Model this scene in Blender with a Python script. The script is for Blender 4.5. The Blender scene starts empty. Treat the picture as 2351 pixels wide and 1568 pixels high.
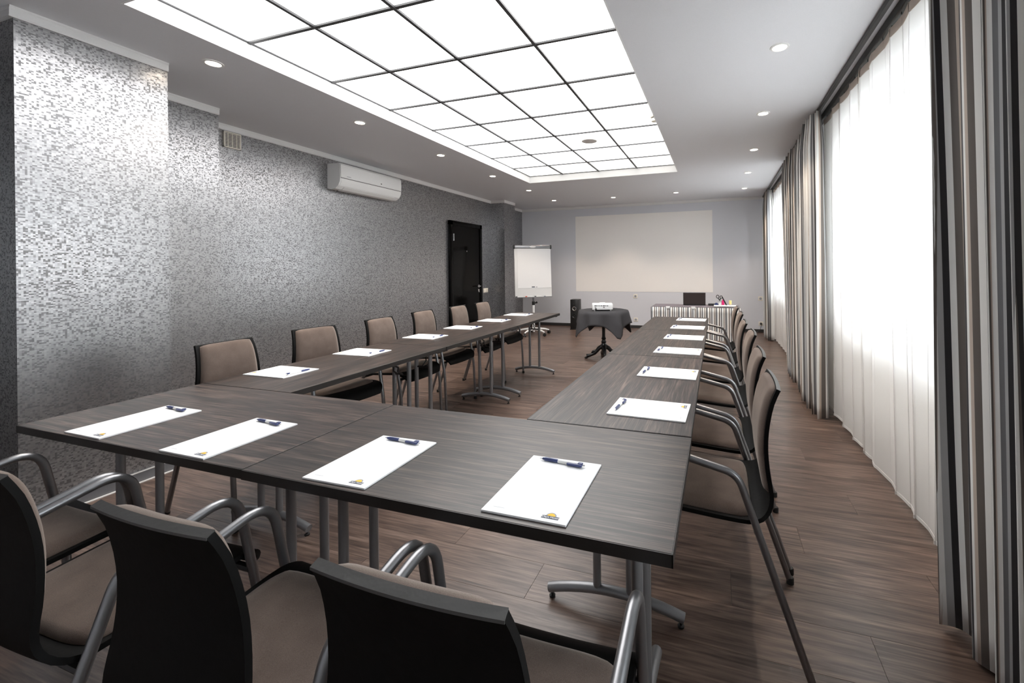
import bpy, bmesh, math, random
from math import sin, cos, pi, radians, sqrt
from mathutils import Vector, Matrix
random.seed(7)
S = bpy.context.scene
C = S.collection

# ------------------------------------------------------------------ camera
def make_camera():
    yaw, pitch, roll, h = 0.3136, -0.001, -0.010, 1.3051
    f_px, cx, cy, W, Hh = 970.25, 1334.78, 616.03, 2351.0, 1568.0
    fwd = Vector((-sin(yaw), cos(yaw), 0)); right = Vector((cos(yaw), sin(yaw), 0)); up = Vector((0, 0, 1))
    c, s = cos(pitch), sin(pitch); fwd, up = c*fwd + s*up, c*up - s*fwd
    c, s = cos(roll), sin(roll); right, up = c*right + s*up, c*up - s*right
    cam = bpy.data.cameras.new('camera'); o = bpy.data.objects.new('camera', cam); C.objects.link(o)
    m = Matrix((right, up, -fwd)).transposed().to_4x4(); m.translation = (0, 0, h); o.matrix_world = m
    cam.sensor_width = 36; cam.sensor_fit = 'HORIZONTAL'; cam.lens = 36*f_px/W
    cam.shift_x = (W/2 - cx)/W; cam.shift_y = (cy - Hh/2)/W
    cam.clip_start = 0.02; cam.clip_end = 200
    S.camera = o
make_camera()

# ------------------------------------------------------------------ light
SKY, PANEL, SPOT = 8.5, 4.2, 36.0
S.view_settings.view_transform = 'Standard'; S.view_settings.look = 'None'
S.view_settings.gamma = 1; S.view_settings.use_curve_mapping = False
S.view_settings.exposure = 0.40
w = bpy.data.worlds.new('overcast_sky'); S.world = w; w.use_nodes = True
w.node_tree.nodes['Background'].inputs[0].default_value = (0.93, 0.96, 1.0, 1)
w.node_tree.nodes['Background'].inputs[1].default_value = SKY

# ------------------------------------------------------------------ room numbers (metres)
H = 2.678            # ceiling
HP = 2.785           # luminous panels
YB = 9.0             # projection wall
XL = -4.37           # papered wall
XR = 1.16            # window wall
YF = -1.15           # wall behind the camera
T = 0.74             # table height

# ------------------------------------------------------------------ materials
def mat(name):
    m = bpy.data.materials.new(name); m.use_nodes = True
    nt = m.node_tree; b = nt.nodes['Principled BSDF']
    return m, nt, b
def plain(name, col, rough=0.5, metal=0.0, spec=0.5, coat=0.0, emit=None, bump=0.0, bscale=200):
    m, nt, b = mat(name)
    b.inputs['Base Color'].default_value = (*col, 1); b.inputs['Roughness'].default_value = rough
    b.inputs['Metallic'].default_value = metal; b.inputs['Specular IOR Level'].default_value = spec
    b.inputs['Coat Weight'].default_value = coat
    if emit:
        b.inputs['Emission Color'].default_value = (*emit[0], 1); b.inputs['Emission Strength'].default_value = emit[1]
    tc = nt.nodes.new('ShaderNodeTexCoord'); n = nt.nodes.new('ShaderNodeTexNoise'); n.inputs['Scale'].default_value = bscale
    nt.links.new(tc.outputs['Object'], n.inputs['Vector'])
    # slight procedural tone variation
    mix = nt.nodes.new('ShaderNodeMix'); mix.data_type = 'RGBA'; mix.inputs[0].default_value = 0.5
    mix.inputs[6].default_value = (*[c*0.96 for c in col], 1); mix.inputs[7].default_value = (*[min(1, c*1.04) for c in col], 1)
    nt.links.new(n.outputs['Fac'], mix.inputs[0]); nt.links.new(mix.outputs[2], b.inputs['Base Color'])
    if bump:
        bp = nt.nodes.new('ShaderNodeBump'); bp.inputs['Strength'].default_value = bump; bp.inputs['Distance'].default_value = 0.002
        nt.links.new(n.outputs['Fac'], bp.inputs['Height']); nt.links.new(bp.outputs[0], b.inputs['Normal'])
    return m
def N(nt, t, **k):
    n = nt.nodes.new(t)
    for a, v in k.items(): setattr(n, a, v)
    return n
def ramp(nt, stops, interp='LINEAR'):
    r = nt.nodes.new('ShaderNodeValToRGB'); r.color_ramp.interpolation = interp
    e = r.color_ramp.elements
    while len(e) < len(stops): e.new(0.5)
    for i, (p, c) in enumerate(stops): e[i].position = p; e[i].color = (*c, 1)
    return r
def wood(name, stops, grain=(1.4, 26, 26), rough=0.38, spec=0.5, var=0.25, bump=0.12, fine=120):
    m, nt, b = mat(name); L = nt.links
    tc = N(nt, 'ShaderNodeTexCoord'); oi = N(nt, 'ShaderNodeObjectInfo')
    add = N(nt, 'ShaderNodeVectorMath', operation='ADD'); sc = N(nt, 'ShaderNodeVectorMath', operation='SCALE')
    comb = N(nt, 'ShaderNodeCombineXYZ')
    for i in range(3): L.new(oi.outputs['Random'], comb.inputs[i])
    L.new(comb.outputs[0], sc.inputs[0]); sc.inputs['Scale'].default_value = 37.0
    L.new(tc.outputs['Object'], add.inputs[0]); L.new(sc.outputs[0], add.inputs[1])
    mp = N(nt, 'ShaderNodeMapping'); mp.inputs['Scale'].default_value = grain; L.new(add.outputs[0], mp.inputs[0])
    n1 = N(nt, 'ShaderNodeTexNoise'); n1.inputs['Scale'].default_value = 1.6; n1.inputs['Detail'].default_value = 6; n1.inputs['Roughness'].default_value = 0.62; n1.inputs['Distortion'].default_value = 0.9
    L.new(mp.outputs[0], n1.inputs['Vector'])
    mp2 = N(nt, 'ShaderNodeMapping'); mp2.inputs['Scale'].default_value = (grain[0]*3, grain[1]*6, grain[2]*6); L.new(add.outputs[0], mp2.inputs[0])
    n2 = N(nt, 'ShaderNodeTexNoise'); n2.inputs['Scale'].default_value = 1.5; n2.inputs['Detail'].default_value = 4; L.new(mp2.outputs[0], n2.inputs['Vector'])
    mx = N(nt, 'ShaderNodeMix'); mx.inputs[0].default_value = 0.42
    L.new(n1.outputs['Fac'], mx.inputs[2]); L.new(n2.outputs['Fac'], mx.inputs[3])
    r = ramp(nt, stops); L.new(mx.outputs[0], r.inputs['Fac'])
    hsv = N(nt, 'ShaderNodeHueSaturation'); mr = N(nt, 'ShaderNodeMapRange'); mr.inputs['To Min'].default_value = 1-var; mr.inputs['To Max'].default_value = 1+var
    L.new(oi.outputs['Random'], mr.inputs['Value']); L.new(mr.outputs[0], hsv.inputs['Value']); L.new(r.outputs[0], hsv.inputs['Color'])
    L.new(hsv.outputs[0], b.inputs['Base Color'])
    b.inputs['Specular IOR Level'].default_value = spec
    mr2 = N(nt, 'ShaderNodeMapRange'); mr2.inputs['To Min'].default_value = rough+0.08; mr2.inputs['To Max'].default_value = rough-0.06
    L.new(n2.outputs['Fac'], mr2.inputs['Value']); L.new(mr2.outputs[0], b.inputs['Roughness'])
    bp = N(nt, 'ShaderNodeBump'); bp.inputs['Strength'].default_value = bump; bp.inputs['Distance'].default_value = 0.001
    L.new(mx.outputs[0], bp.inputs['Height']); L.new(bp.outputs[0], b.inputs['Normal'])
    return m
M = {}
M['table'] = wood('wenge_laminate', [(0.37, (0.005, 0.0036, 0.003)), (0.47, (0.018, 0.012, 0.010)), (0.56, (0.058, 0.039, 0.031)), (0.67, (0.15, 0.107, 0.086))], rough=0.36, var=0.15, spec=0.5)
M['floor'] = wood('vinyl_plank', [(0.33, (0.030, 0.019, 0.015)), (0.47, (0.098, 0.063, 0.049)), (0.60, (0.185, 0.126, 0.099)), (0.72, (0.30, 0.216, 0.174))], grain=(1.2, 13, 13), rough=0.34, var=0.14, bump=0.10)
M['edge'] = plain('painted_edge_shade', (0.012, 0.010, 0.009), 0.45)  # shade on the table sides put into the colour as black
M['shell'] = plain('black_stained_plywood', (0.004, 0.0038, 0.0036), 0.6, spec=0.12, bump=0.15, bscale=60)
M['worn'] = plain('worn_plywood_edge', (0.06, 0.058, 0.056), 0.5, bump=0.4, bscale=70)
M['steel'] = plain('silver_powder_coat', (0.25, 0.25, 0.26), 0.33, metal=0.85)
M['tsteel'] = plain('grey_table_leg_coat', (0.27, 0.27, 0.28), 0.42, metal=0.6)
M['dsteel'] = plain('dark_steel', (0.05, 0.05, 0.052), 0.4, metal=0.6)
M['black'] = plain('black_plastic', (0.010, 0.010, 0.010), 0.42)
M['rubber'] = plain('black_rubber', (0.012, 0.012, 0.012), 0.7)
M['white'] = plain('white_plastic', (0.80, 0.80, 0.79), 0.35)
M['cream'] = plain('cream_plastic', (0.85, 0.80, 0.70), 0.4)
M['paper'] = plain('white_paper', (0.86, 0.86, 0.86), 0.8, spec=0.2)
M['navy'] = plain('navy_plastic', (0.035, 0.05, 0.15), 0.35)
M['chrome'] = plain('chrome', (0.75, 0.75, 0.75), 0.15, metal=1.0)
M['ink'] = plain('grey_print', (0.33, 0.34, 0.38), 0.8)
M['banner'] = plain('slate_print', (0.09, 0.10, 0.13), 0.8)
M['sun'] = plain('yellow_print', (0.85, 0.52, 0.06), 0.8)
M['ceil'] = plain('pale_grey_ceiling_paint', (0.75, 0.75, 0.775), 0.6)
M['back'] = plain('pale_grey_wall_paint', (0.70, 0.705, 0.745), 0.75)
M['screen'] = plain('white_projection_paint', (0.93, 0.90, 0.87), 0.85)
M['cornice'] = plain('white_cornice', (0.78, 0.77, 0.76), 0.6)
M['fascia'] = plain('white_recess_fascia', (0.84, 0.84, 0.84), 0.55)
M['base'] = plain('dark_baseboard', (0.035, 0.034, 0.034), 0.4)
M['gbase'] = plain('grey_baseboard', (0.16, 0.16, 0.17), 0.35)
M['wwall'] = plain('cream_window_wall', (0.80, 0.76, 0.70), 0.8)
M['door'] = plain('black_lacquer', (0.003, 0.003, 0.003), 0.10, spec=0.08)
M['gridbar'] = plain('grey_grid_profile', (0.045, 0.045, 0.047), 0.5)
M['ovalgrey'] = plain('grey_grille', (0.62, 0.59, 0.56), 0.6)
M['cloth'] = plain('charcoal_tablecloth', (0.055, 0.053, 0.056), 0.85, spec=0.2, bump=0.25, bscale=900)
M['mauve'] = plain('mauve_grey_cloth', (0.19, 0.165, 0.18), 0.85, spec=0.2, bump=0.25, bscale=700)
M['brownlid'] = plain('dark_brown_lid', (0.045, 0.034, 0.031), 0.35)
M['pink'] = plain('pink_plastic', (0.80, 0.03, 0.20), 0.4)
M['yellow'] = plain('yellow_plastic', (0.85, 0.72, 0.28), 0.4)
M['red'] = plain('red_plastic', (0.65, 0.08, 0.05), 0.4)
M['rod'] = plain('black_curtain_track', (0.012, 0.011, 0.011), 0.4)
M['tape'] = plain('beige_header_tape', (0.62, 0.53, 0.46), 0.8)
M['frame'] = plain('white_window_frame', (0.75, 0.75, 0.75), 0.4)
M['iron'] = plain('black_cast_iron', (0.006, 0.006, 0.006), 0.3)
M['vslot'] = plain('dark_vent_cavity', (0.02, 0.018, 0.016), 0.8)

def fabric(name, c1, c2, scale=650):
    m, nt, b = mat(name); L = nt.links
    tc = N(nt, 'ShaderNodeTexCoord')
    n = N(nt, 'ShaderNodeTexNoise'); n.inputs['Scale'].default_value = scale; n.inputs['Detail'].default_value = 2
    n2 = N(nt, 'ShaderNodeTexNoise'); n2.inputs['Scale'].default_value = 14; n2.inputs['Detail'].default_value = 5
    L.new(tc.outputs['Object'], n.inputs['Vector']); L.new(tc.outputs['Object'], n2.inputs['Vector'])
    mx = N(nt, 'ShaderNodeMix'); mx.inputs[0].default_value = 0.4; L.new(n.outputs['Fac'], mx.inputs[2]); L.new(n2.outputs['Fac'], mx.inputs[3])
    r = ramp(nt, [(0.32, c1), (0.68, c2)]); L.new(mx.outputs[0], r.inputs['Fac']); L.new(r.outputs[0], b.inputs['Base Color'])
    b.inputs['Roughness'].default_value = 0.9; b.inputs['Specular IOR Level'].default_value = 0.15
    b.inputs['Sheen Weight'].default_value = 0.35; b.inputs['Sheen Roughness'].default_value = 0.45
    b.inputs['Sheen Tint'].default_value = (0.9, 0.8, 0.72, 1)
    bp = N(nt, 'ShaderNodeBump'); bp.inputs['Strength'].default_value = 0.35; bp.inputs['Distance'].default_value = 0.001
    L.new(n.outputs['Fac'], bp.inputs['Height']); L.new(bp.outputs[0], b.inputs['Normal'])
    return m
M['fabric'] = fabric('taupe_upholstery', (0.082, 0.060, 0.050), (0.158, 0.119, 0.099))

def wallpaper():
    m, nt, b = mat('silver_mosaic_wallpaper'); L = nt.links
    tc = N(nt, 'ShaderNodeTexCoord'); sx = N(nt, 'ShaderNodeSeparateXYZ'); L.new(tc.outputs['Object'], sx.inputs[0])
    ad = N(nt, 'ShaderNodeMath', operation='ADD'); L.new(sx.outputs[0], ad.inputs[0]); L.new(sx.outputs[1], ad.inputs[1])
    cell = 0.0085
    def cells(cu, cv):
        d1 = N(nt, 'ShaderNodeMath', operation='DIVIDE'); d1.inputs[1].default_value = cu; L.new(ad.outputs[0], d1.inputs[0])
        f1 = N(nt, 'ShaderNodeMath', operation='FLOOR'); L.new(d1.outputs[0], f1.inputs[0])
        d2 = N(nt, 'ShaderNodeMath', operation='DIVIDE'); d2.inputs[1].default_value = cv; L.new(sx.outputs[2], d2.inputs[0])
        f2 = N(nt, 'ShaderNodeMath', operation='FLOOR'); L.new(d2.outputs[0], f2.inputs[0])
        cb = N(nt, 'ShaderNodeCombineXYZ'); L.new(f1.outputs[0], cb.inputs[0]); L.new(f2.outputs[0], cb.inputs[1])
        wn = N(nt, 'ShaderNodeTexWhiteNoise', noise_dimensions='2D'); L.new(cb.outputs[0], wn.inputs['Vector'])
        return wn
    a = cells(cell, cell*0.86); c = cells(cell*2, cell*0.86)
    mx = N(nt, 'ShaderNodeMix'); mx.inputs[0].default_value = 0.35; L.new(a.outputs['Value'], mx.inputs[2]); L.new(c.outputs['Value'], mx.inputs[3])
    r = ramp(nt, [(0.0, (0.18, 0.18, 0.185)), (0.31, (0.225, 0.225, 0.23)), (0.40, (0.34, 0.34, 0.35)), (0.72, (0.42, 0.42, 0.43)), (1.0, (0.50, 0.50, 0.51))])
    L.new(mx.outputs[0], r.inputs['Fac']); L.new(r.outputs[0], b.inputs['Base Color'])
    b.inputs['Metallic'].default_value = 0.9
    rr = ramp(nt, [(0.31, (0.46, 0.46, 0.46)), (0.40, (0.33, 0.33, 0.33))]); L.new(mx.outputs[0], rr.inputs['Fac']); L.new(rr.outputs[0], b.inputs['Roughness'])
    return m
M['paperwall'] = wallpaper()

def stripes():
    m, nt, b = mat('striped_curtain_fabric'); L = nt.links
    uv = N(nt, 'ShaderNodeUVMap'); sx = N(nt, 'ShaderNodeSeparateXYZ'); L.new(uv.outputs[0], sx.inputs[0])
    dv = N(nt, 'ShaderNodeMath', operation='DIVIDE'); dv.inputs[1].default_value = 0.20; L.new(sx.outputs[0], dv.inputs[0])
    fr = N(nt, 'ShaderNodeMath', operation='FRACT'); L.new(dv.outputs[0], fr.inputs[0])
    ch, tp, lg, wh, tan, gr = (0.020, 0.019, 0.021), (0.13, 0.112, 0.100), (0.42, 0.42, 0.42), (0.86, 0.85, 0.82), (0.55, 0.46, 0.39), (0.16, 0.16, 0.165)
    st = [(0.0, ch), (0.08, lg), (0.12, gr), (0.20, wh), (0.32, tan), (0.37, tp), (0.48, wh), (0.56, ch), (0.64, lg), (0.72, wh), (0.82, tp), (0.90, tan), (0.95, wh)]
    r = ramp(nt, st, 'CONSTANT'); L.new(fr.outputs[0], r.inputs['Fac']); L.new(r.outputs[0], b.inputs['Base Color'])
    b.inputs['Roughness'].default_value = 0.55; b.inputs['Specular IOR Level'].default_value = 0.35
    b.inputs['Sheen Weight'].default_value = 0.2
    return m
M['stripe'] = stripes()

def sheer_mat():
    m = bpy.data.materials.new('white_voile'); m.use_nodes = True; nt = m.node_tree; L = nt.links
    nt.nodes.remove(nt.nodes['Principled BSDF']); out = nt.nodes['Material Output']
    tl = N(nt, 'ShaderNodeBsdfTranslucent'); tl.inputs[0].default_value = (0.92, 0.91, 0.90, 1)
    df = N(nt, 'ShaderNodeBsdfDiffuse'); df.inputs[0].default_value = (0.93, 0.91, 0.89, 1)
    tr = N(nt, 'ShaderNodeBsdfTransparent'); tr.inputs[0].default_value = (0.97, 0.97, 0.97, 1)
    a = N(nt, 'ShaderNodeMixShader'); a.inputs[0].default_value = 0.50; L.new(tl.outputs[0], a.inputs[1]); L.new(df.outputs[0], a.inputs[2])
    # fine weave: threads over holes
    tc = N(nt, 'ShaderNodeUVMap'); wv = N(nt, 'ShaderNodeTexNoise'); wv.inputs['Scale'].default_value = 500; L.new(tc.outputs[0], wv.inputs['Vector'])
    mr = N(nt, 'ShaderNodeMapRange'); mr.inputs['To Min'].default_value = 0.06; mr.inputs['To Max'].default_value = 0.14; L.new(wv.outputs['Fac'], mr.inputs['Value'])
    c = N(nt, 'ShaderNodeMixShader'); L.new(mr.outputs[0], c.inputs[0]); L.new(a.outputs[0], c.inputs[1]); L.new(tr.outputs[0], c.inputs[2])
    L.new(c.outputs[0], out.inputs[0])
    return m
M['sheer'] = sheer_mat()

def pane_mat():
    m = bpy.data.materials.new('window_glass'); m.use_nodes = True; nt = m.node_tree; L = nt.links
    nt.nodes.remove(nt.nodes['Principled BSDF']); out = nt.nodes['Material Output']
    tr = N(nt, 'ShaderNodeBsdfTransparent'); tr.inputs[0].default_value = (0.95, 0.97, 0.97, 1)
    gl = N(nt, 'ShaderNodeBsdfGlossy'); gl.inputs['Roughness'].default_value = 0.02
    fr = N(nt, 'ShaderNodeFresnel'); fr.inputs[0].default_value = 1.3
    mx = N(nt, 'ShaderNodeMixShader'); L.new(fr.outputs[0], mx.inputs[0]); L.new(tr.outputs[0], mx.inputs[1]); L.new(gl.outputs[0], mx.inputs[2])
    L.new(mx.outputs[0], out.inputs[0])
    return m
M['pane'] = pane_mat()
def emit(name, col, st):
    return plain(name, col, 0.5, emit=(col, st))
M['panel'] = emit('luminous_panel', (1.0, 0.995, 0.985), PANEL)
M['panel_end'] = emit('luminous_panel_row_end', (1.0, 0.985, 0.94), PANEL*0.30)
M['lamp'] = emit('warm_lamp', (1.0, 0.86, 0.68), 18.0)

# ------------------------------------------------------------------ mesh helpers
class MB:
    def __init__(s): s.v = []; s.f = []; s.uv = None
    def add(s, verts, faces):
        o = len(s.v); s.v += [tuple(p) for p in verts]; s.f += [tuple(i+o for i in f) for f in faces]; return s
    def box(s, x0, x1, y0, y1, z0, z1, m=None):
        vs = [Vector((x, y, z)) for z in (z0, z1) for y in (y0, y1) for x in (x0, x1)]
        if m is not None: vs = [m @ p for p in vs]
        return s.add(vs, [(0, 2, 3, 1), (4, 5, 7, 6), (0, 1, 5, 4), (2, 6, 7, 3), (0, 4, 6, 2), (1, 3, 7, 5)])
    def rbox(s, x0, x1, y0, y1, z0, z1, r=0.004, seg=2, m=None):
        bm = bmesh.new(); bmesh.ops.create_cube(bm, size=1)
        for v in bm.verts: v.co = Vector(((x0+x1)/2 + v.co.x*(x1-x0), (y0+y1)/2 + v.co.y*(y1-y0), (z0+z1)/2 + v.co.z*(z1-z0)))
        bmesh.ops.bevel(bm, geom=list(bm.edges), offset=r, segments=seg, profile=0.5, affect='EDGES')
        bm.verts.index_update()
        vs = [(m @ v.co) if m is not None else v.co.copy() for v in bm.verts]; fs = [[v.index for v in f.verts] for f in bm.faces]
        bm.free(); return s.add(vs, fs)
    def tube(s, pts, r, n=10, cap=True):
        pts = [Vector(p) for p in pts]; rr = r if isinstance(r, (list, tuple)) else [r]*len(pts)
        tans = []
        for i in range(len(pts)):
            a = pts[max(i-1, 0)]; b = pts[min(i+1, len(pts)-1)]; tans.append((b-a).normalized())
        t0 = tans[0]; nrm = t0.orthogonal().normalized(); vs = []
        for i, p in enumerate(pts):
            t = tans[i]; nrm = (nrm - t*nrm.dot(t)).normalized(); bi = t.cross(nrm)
            vs += [p + (nrm*cos(2*pi*k/n) + bi*sin(2*pi*k/n))*rr[i] for k in range(n)]
        fs = [(i*n+k, i*n+(k+1) % n, (i+1)*n+(k+1) % n, (i+1)*n+k) for i in range(len(pts)-1) for k in range(n)]
        if cap: fs += [tuple(range(n))[::-1], tuple(range((len(pts)-1)*n, len(pts)*n))]
        return s.add(vs, fs)
    def lathe(s, prof, n=24, c=(0, 0, 0), axis='z', cap=True):
        vs = []
        for r, z in prof:
            for k in range(n):
                a = 2*pi*k/n; p = (r*cos(a), r*sin(a), z)
                if axis == 'y': p = (r*cos(a), z, r*sin(a))
                if axis == 'x': p = (z, r*cos(a), r*sin(a))
                vs.append((p[0]+c[0], p[1]+c[1], p[2]+c[2]))
        fs = [(i*n+k, i*n+(k+1) % n, (i+1)*n+(k+1) % n, (i+1)*n+k) for i in range(len(prof)-1) for k in range(n)]
        if cap: fs += [tuple(range(n))[::-1], tuple(range((len(prof)-1)*n, len(prof)*n))]
        return s.add(vs, fs)
    def prism(s, poly, z0, z1, m=None):
        n = len(poly); vs = [Vector((x, y, z)) for z in (z0, z1) for x, y in poly]
        if m is not None: vs = [m @ p for p in vs]
        return s.add(vs, [tuple(range(n))[::-1], tuple(range(n, 2*n))] + [(i, (i+1) % n, n+(i+1) % n, n+i) for i in range(n)])
    def grid(s, G):     # G[i][j] points, open surface
        nu, nv = len(G), len(G[0])
        return s.add([p for row in G for p in row], [(i*nv+j, (i+1)*nv+j, (i+1)*nv+j+1, i*nv+j+1) for i in range(nu-1) for j in range(nv-1)])
    def slab(s, A, B):  # closed slab between two equal grids
        nu, nv = len(A), len(A[0]); n = nu*nv
        fs = [(i*nv+j, (i+1)*nv+j, (i+1)*nv+j+1, i*nv+j+1) for i in range(nu-1) for j in range(nv-1)]
        back = [tuple(n+k for k in f[::-1]) for f in fs]
        loop = [i*nv for i in range(nu)] + [(nu-1)*nv+j for j in range(1, nv)] + [i*nv+nv-1 for i in range(nu-2, -1, -1)] + [j for j in range(nv-2, 0, -1)]
        side = [(loop[k], n+loop[k], n+loop[(k+1) % len(loop)], loop[(k+1) % len(loop)]) for k in range(len(loop))]
        return s.add([p for r in A for p in r] + [p for r in B for p in r], fs + back + side)
    def mesh(s, name, material, smooth=38):
        me = bpy.data.meshes.new(name); me.from_pydata([tuple(p) for p in s.v], [], s.f); me.update()
        bm = bmesh.new(); bm.from_mesh(me); bmesh.ops.recalc_face_normals(bm, faces=bm.faces); bm.to_mesh(me); bm.free()
        if material: me.materials.append(M[material] if isinstance(material, str) else material)
        if smooth:
            me.shade_smooth(); me.set_sharp_from_angle(angle=radians(smooth))
        return me
    def build(s, name, material, parent=None, smooth=38, loc=(0, 0, 0), rz=0):
        return link(name, s.mesh(name, material, smooth), parent, loc, rz)
def link(name, me, parent=None, loc=(0, 0, 0), rz=0):
    o = bpy.data.objects.new(name, me); C.objects.link(o); o.parent = parent; o.location = loc; o.rotation_euler = (0, 0, rz); return o
def tag(o, label, cat, group=None):
    o['label'] = label; o['category'] = cat
    if group: o['group'] = group
    return o
def struct(o): o['kind'] = 'structure'; return o
def empty(name, loc=(0, 0, 0), rz=0):
    o = bpy.data.objects.new(name, None); o.empty_display_size = 0.1; C.objects.link(o); o.location = loc; o.rotation_euler = (0, 0, rz); return o
def thing(name, label, cat, loc=(0, 0, 0), rz=0, group=None): return tag(empty(name, loc, rz), label, cat, group)
def dup(root, loc, rz, label, group=None):
    def cp(o, par):
        c = o.copy(); C.objects.link(c); c.parent = par
        for ch in list(o.children): cp(ch, c)
        return c
    r = cp(root, None); r.location = loc; r.rotation_euler = (0, 0, rz); r['label'] = label
    if group: r['group'] = group
    return r
def fillet(pts, rads, n=6):
    pts = [Vector(p) for p in pts]; out = [pts[0]]
    for i in range(1, len(pts)-1):
        p, a, b = pts[i], (pts[i-1]-pts[i]).normalized(), (pts[i+1]-pts[i]).normalized()
        r = rads[i-1]
        if r <= 0: out.append(p); continue
        ang = a.angle(b); d = min(r/math.tan(ang/2), (pts[i-1]-p).length*0.49, (pts[i+1]-p).length*0.49)
        p0, p1 = p+a*d, p+b*d
        for k in range(n+1):
            t = k/n; out.append(p0*(1-t)**2 + p*2*t*(1-t) + p1*t*t)
    out.append(pts[-1]); return out

# ================================================================== SETTING
# floor: vinyl planks running across the room
fl = struct(MB().box(-4.7, XR+0.05, YF, YB, -0.06, -0.0125).build('floor', 'base', smooth=0))
PW, PL = 0.205, 1.24
def plank_mesh():
    return MB().rbox(0.0004, PL-0.0004, 0.0003, PW-0.0003, -0.012, 0.0, 0.0005, 1).mesh('plank', 'floor', 0)
pm = plank_mesh(); ny = int(math.ceil((YB-YF)/PW))
for j in range(ny):
    off = (j*0.37*PL) % PL
    x = -4.7 - off
    while x < XR+0.05:
        y0 = YF + j*PW
        if x+PL > -4.6: link('plank', pm, fl, (x, y0, 0))
        x += PL

# ceiling with the opening of the luminous panel field
RX0, RX1, RY0, RY1 = -2.888, -0.54, 1.329, 6.235
cm = MB()
cm.box(-4.7, RX0, YF, YB, H, H+0.05); cm.box(RX1, XR+0.05, YF, YB, H, H+0.05)
cm.box(RX0, RX1, RY1, YB, H, H+0.05); cm.box(RX0, RX1, YF, RY0, H, H+0.05)
struct(cm.build('ceiling', 'ceil', smooth=0))
fm = MB(); t_ = 0.010
fm.box(RX0-0.001, RX0+t_, RY0, RY1, H-0.0006, HP+0.03); fm.box(RX1-t_, RX1+0.001, RY0, RY1, H-0.0006, HP+0.03)
fm.box(RX0, RX1, RY1-t_, RY1+0.001, H-0.0008, HP+0.03); fm.box(RX0, RX1, RY0-0.001, RY0+t_, H-0.0008, HP+0.03)
struct(fm.build('trim_1', 'fascia', smooth=0))
# luminous field: panels and dark profiles
lum = thing('luminous_ceiling', 'large white backlit panel ceiling with dark grid recessed over the tables', 'ceiling light', (0, 0, HP))
gx = [RX0, -2.313, -1.725, -1.137, RX1]; gys = [6.2204-0.5832-0.6154*k for k in range(0, 8)]
gy = [RY1] + gys; gy[-1] = RY0
for i in range(4):
    for j in range(len(gy)-1):
        y1, y0 = gy[j], gy[j+1]
        MB().box(gx[i]+0.009, gx[i+1]-0.009, y0+0.009, y1-0.009, 0.002, 0.008).build('light_panel', 'panel_end' if j == 0 else 'panel', lum, smooth=0)
for i in range(1, 4): MB().box(gx[i]-0.011, gx[i]+0.011, RY0+0.011, RY1-0.011, -0.012, 0.0015).build('grid_profile', 'gridbar', lum, smooth=0)
for j in range(1, len(gy)-1): MB().box(RX0+0.011, RX1-0.011, gy[j]-0.011, gy[j]+0.011, -0.010, 0.0014).build('grid_profile', 'gridbar', lum, smooth=0)
eb = MB(); eb.box(RX0+0.0102, RX0+0.022, RY0+0.011, RY1-0.011, -0.006, 0.0013); eb.box(RX1-0.022, RX1-0.0102, RY0+0.011, RY1-0.011, -0.006, 0.0013); eb.box(RX0+0.011, RX1-0.011, RY1-0.020, RY1-0.0102, -0.006, 0.0012)
eb.build('edge_profile', 'gridbar', lum, smooth=0)
MB().box(RX0, RX1, RY0, RY1, 0.035, 0.045).build('backing_board', 'fascia', lum, smooth=0)

# walls
wl = struct(MB().box(XL-0.15, XL, YF, YB, 0, H).build('wall_left', 'paperwall', smooth=0))
PIER = [(-3.44, 1.172, 1.812), (-4.00, 1.812, 2.452), (-4.065, 7.57, 8.03)]
for k, (x, y0, y1) in enumerate(PIER):
    MB().box(XL, x, y0, y1, 0, H).build('pier', 'paperwall', wl, smooth=0)
struct(MB().box(-4.7, XR+0.15, YB, YB+0.15, 0, H).build('wall_back', 'back', smooth=0))
struct(MB().box(-4.7, XR+0.15, YF-0.15, YF, 0, H).build('wall_front', 'back', smooth=0))
# window wall with two openings
WZ0, WZ1 = 0.86, 2.36
WIN = [(0.1, 4.05), (5.45, 8.35)]
wm = MB(); ys = [YF]
for a, b in WIN: ys += [a, b]
ys.append(YB)
for k in range(0, len(ys), 2): wm.box(XR, XR+0.28, ys[k], ys[k+1], 0, H)
for a, b in WIN: wm.box(XR, XR+0.28, a, b, 0, WZ0); wm.box(XR, XR+0.28, a, b, WZ1, H)
struct(wm.build('wall_right', 'wwall', smooth=0))
for k, (a, b) in enumerate(WIN):
    wo = struct(empty('window_%d' % (k+1), (XR+0.16, a, WZ0)))
    Lw, Hw = b-a, WZ1-WZ0
    fr = MB(); d = 0.03
    fr.box(-d, d, 0, 0.06, 0, Hw); fr.box(-d, d, Lw-0.06, Lw, 0, Hw); fr.box(-d, d, 0.06, Lw-0.06, 0, 0.06); fr.box(-d, d, 0.06, Lw-0.06, Hw-0.06, Hw)
    fr.build('window_frame', 'frame', wo, smooth=0)
    np_ = 3; 
    for q in range(1, np_): MB().box(-d, d, Lw*q/np_-0.035, Lw*q/np_+0.035, 0.06, Hw-0.06).build('mullion', 'frame', wo, smooth=0)
    for q in range(np_):
        MB().box(-0.004, 0.004, Lw*q/np_+0.035, Lw*(q+1)/np_-0.035, 0.06, Hw-0.06).build('pane', 'pane', wo, smooth=0)
    MB().rbox(-0.185, -0.03, 0.0, Lw, -0.03, 0.0, 0.006).build('window_sill', 'frame', wo)
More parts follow.
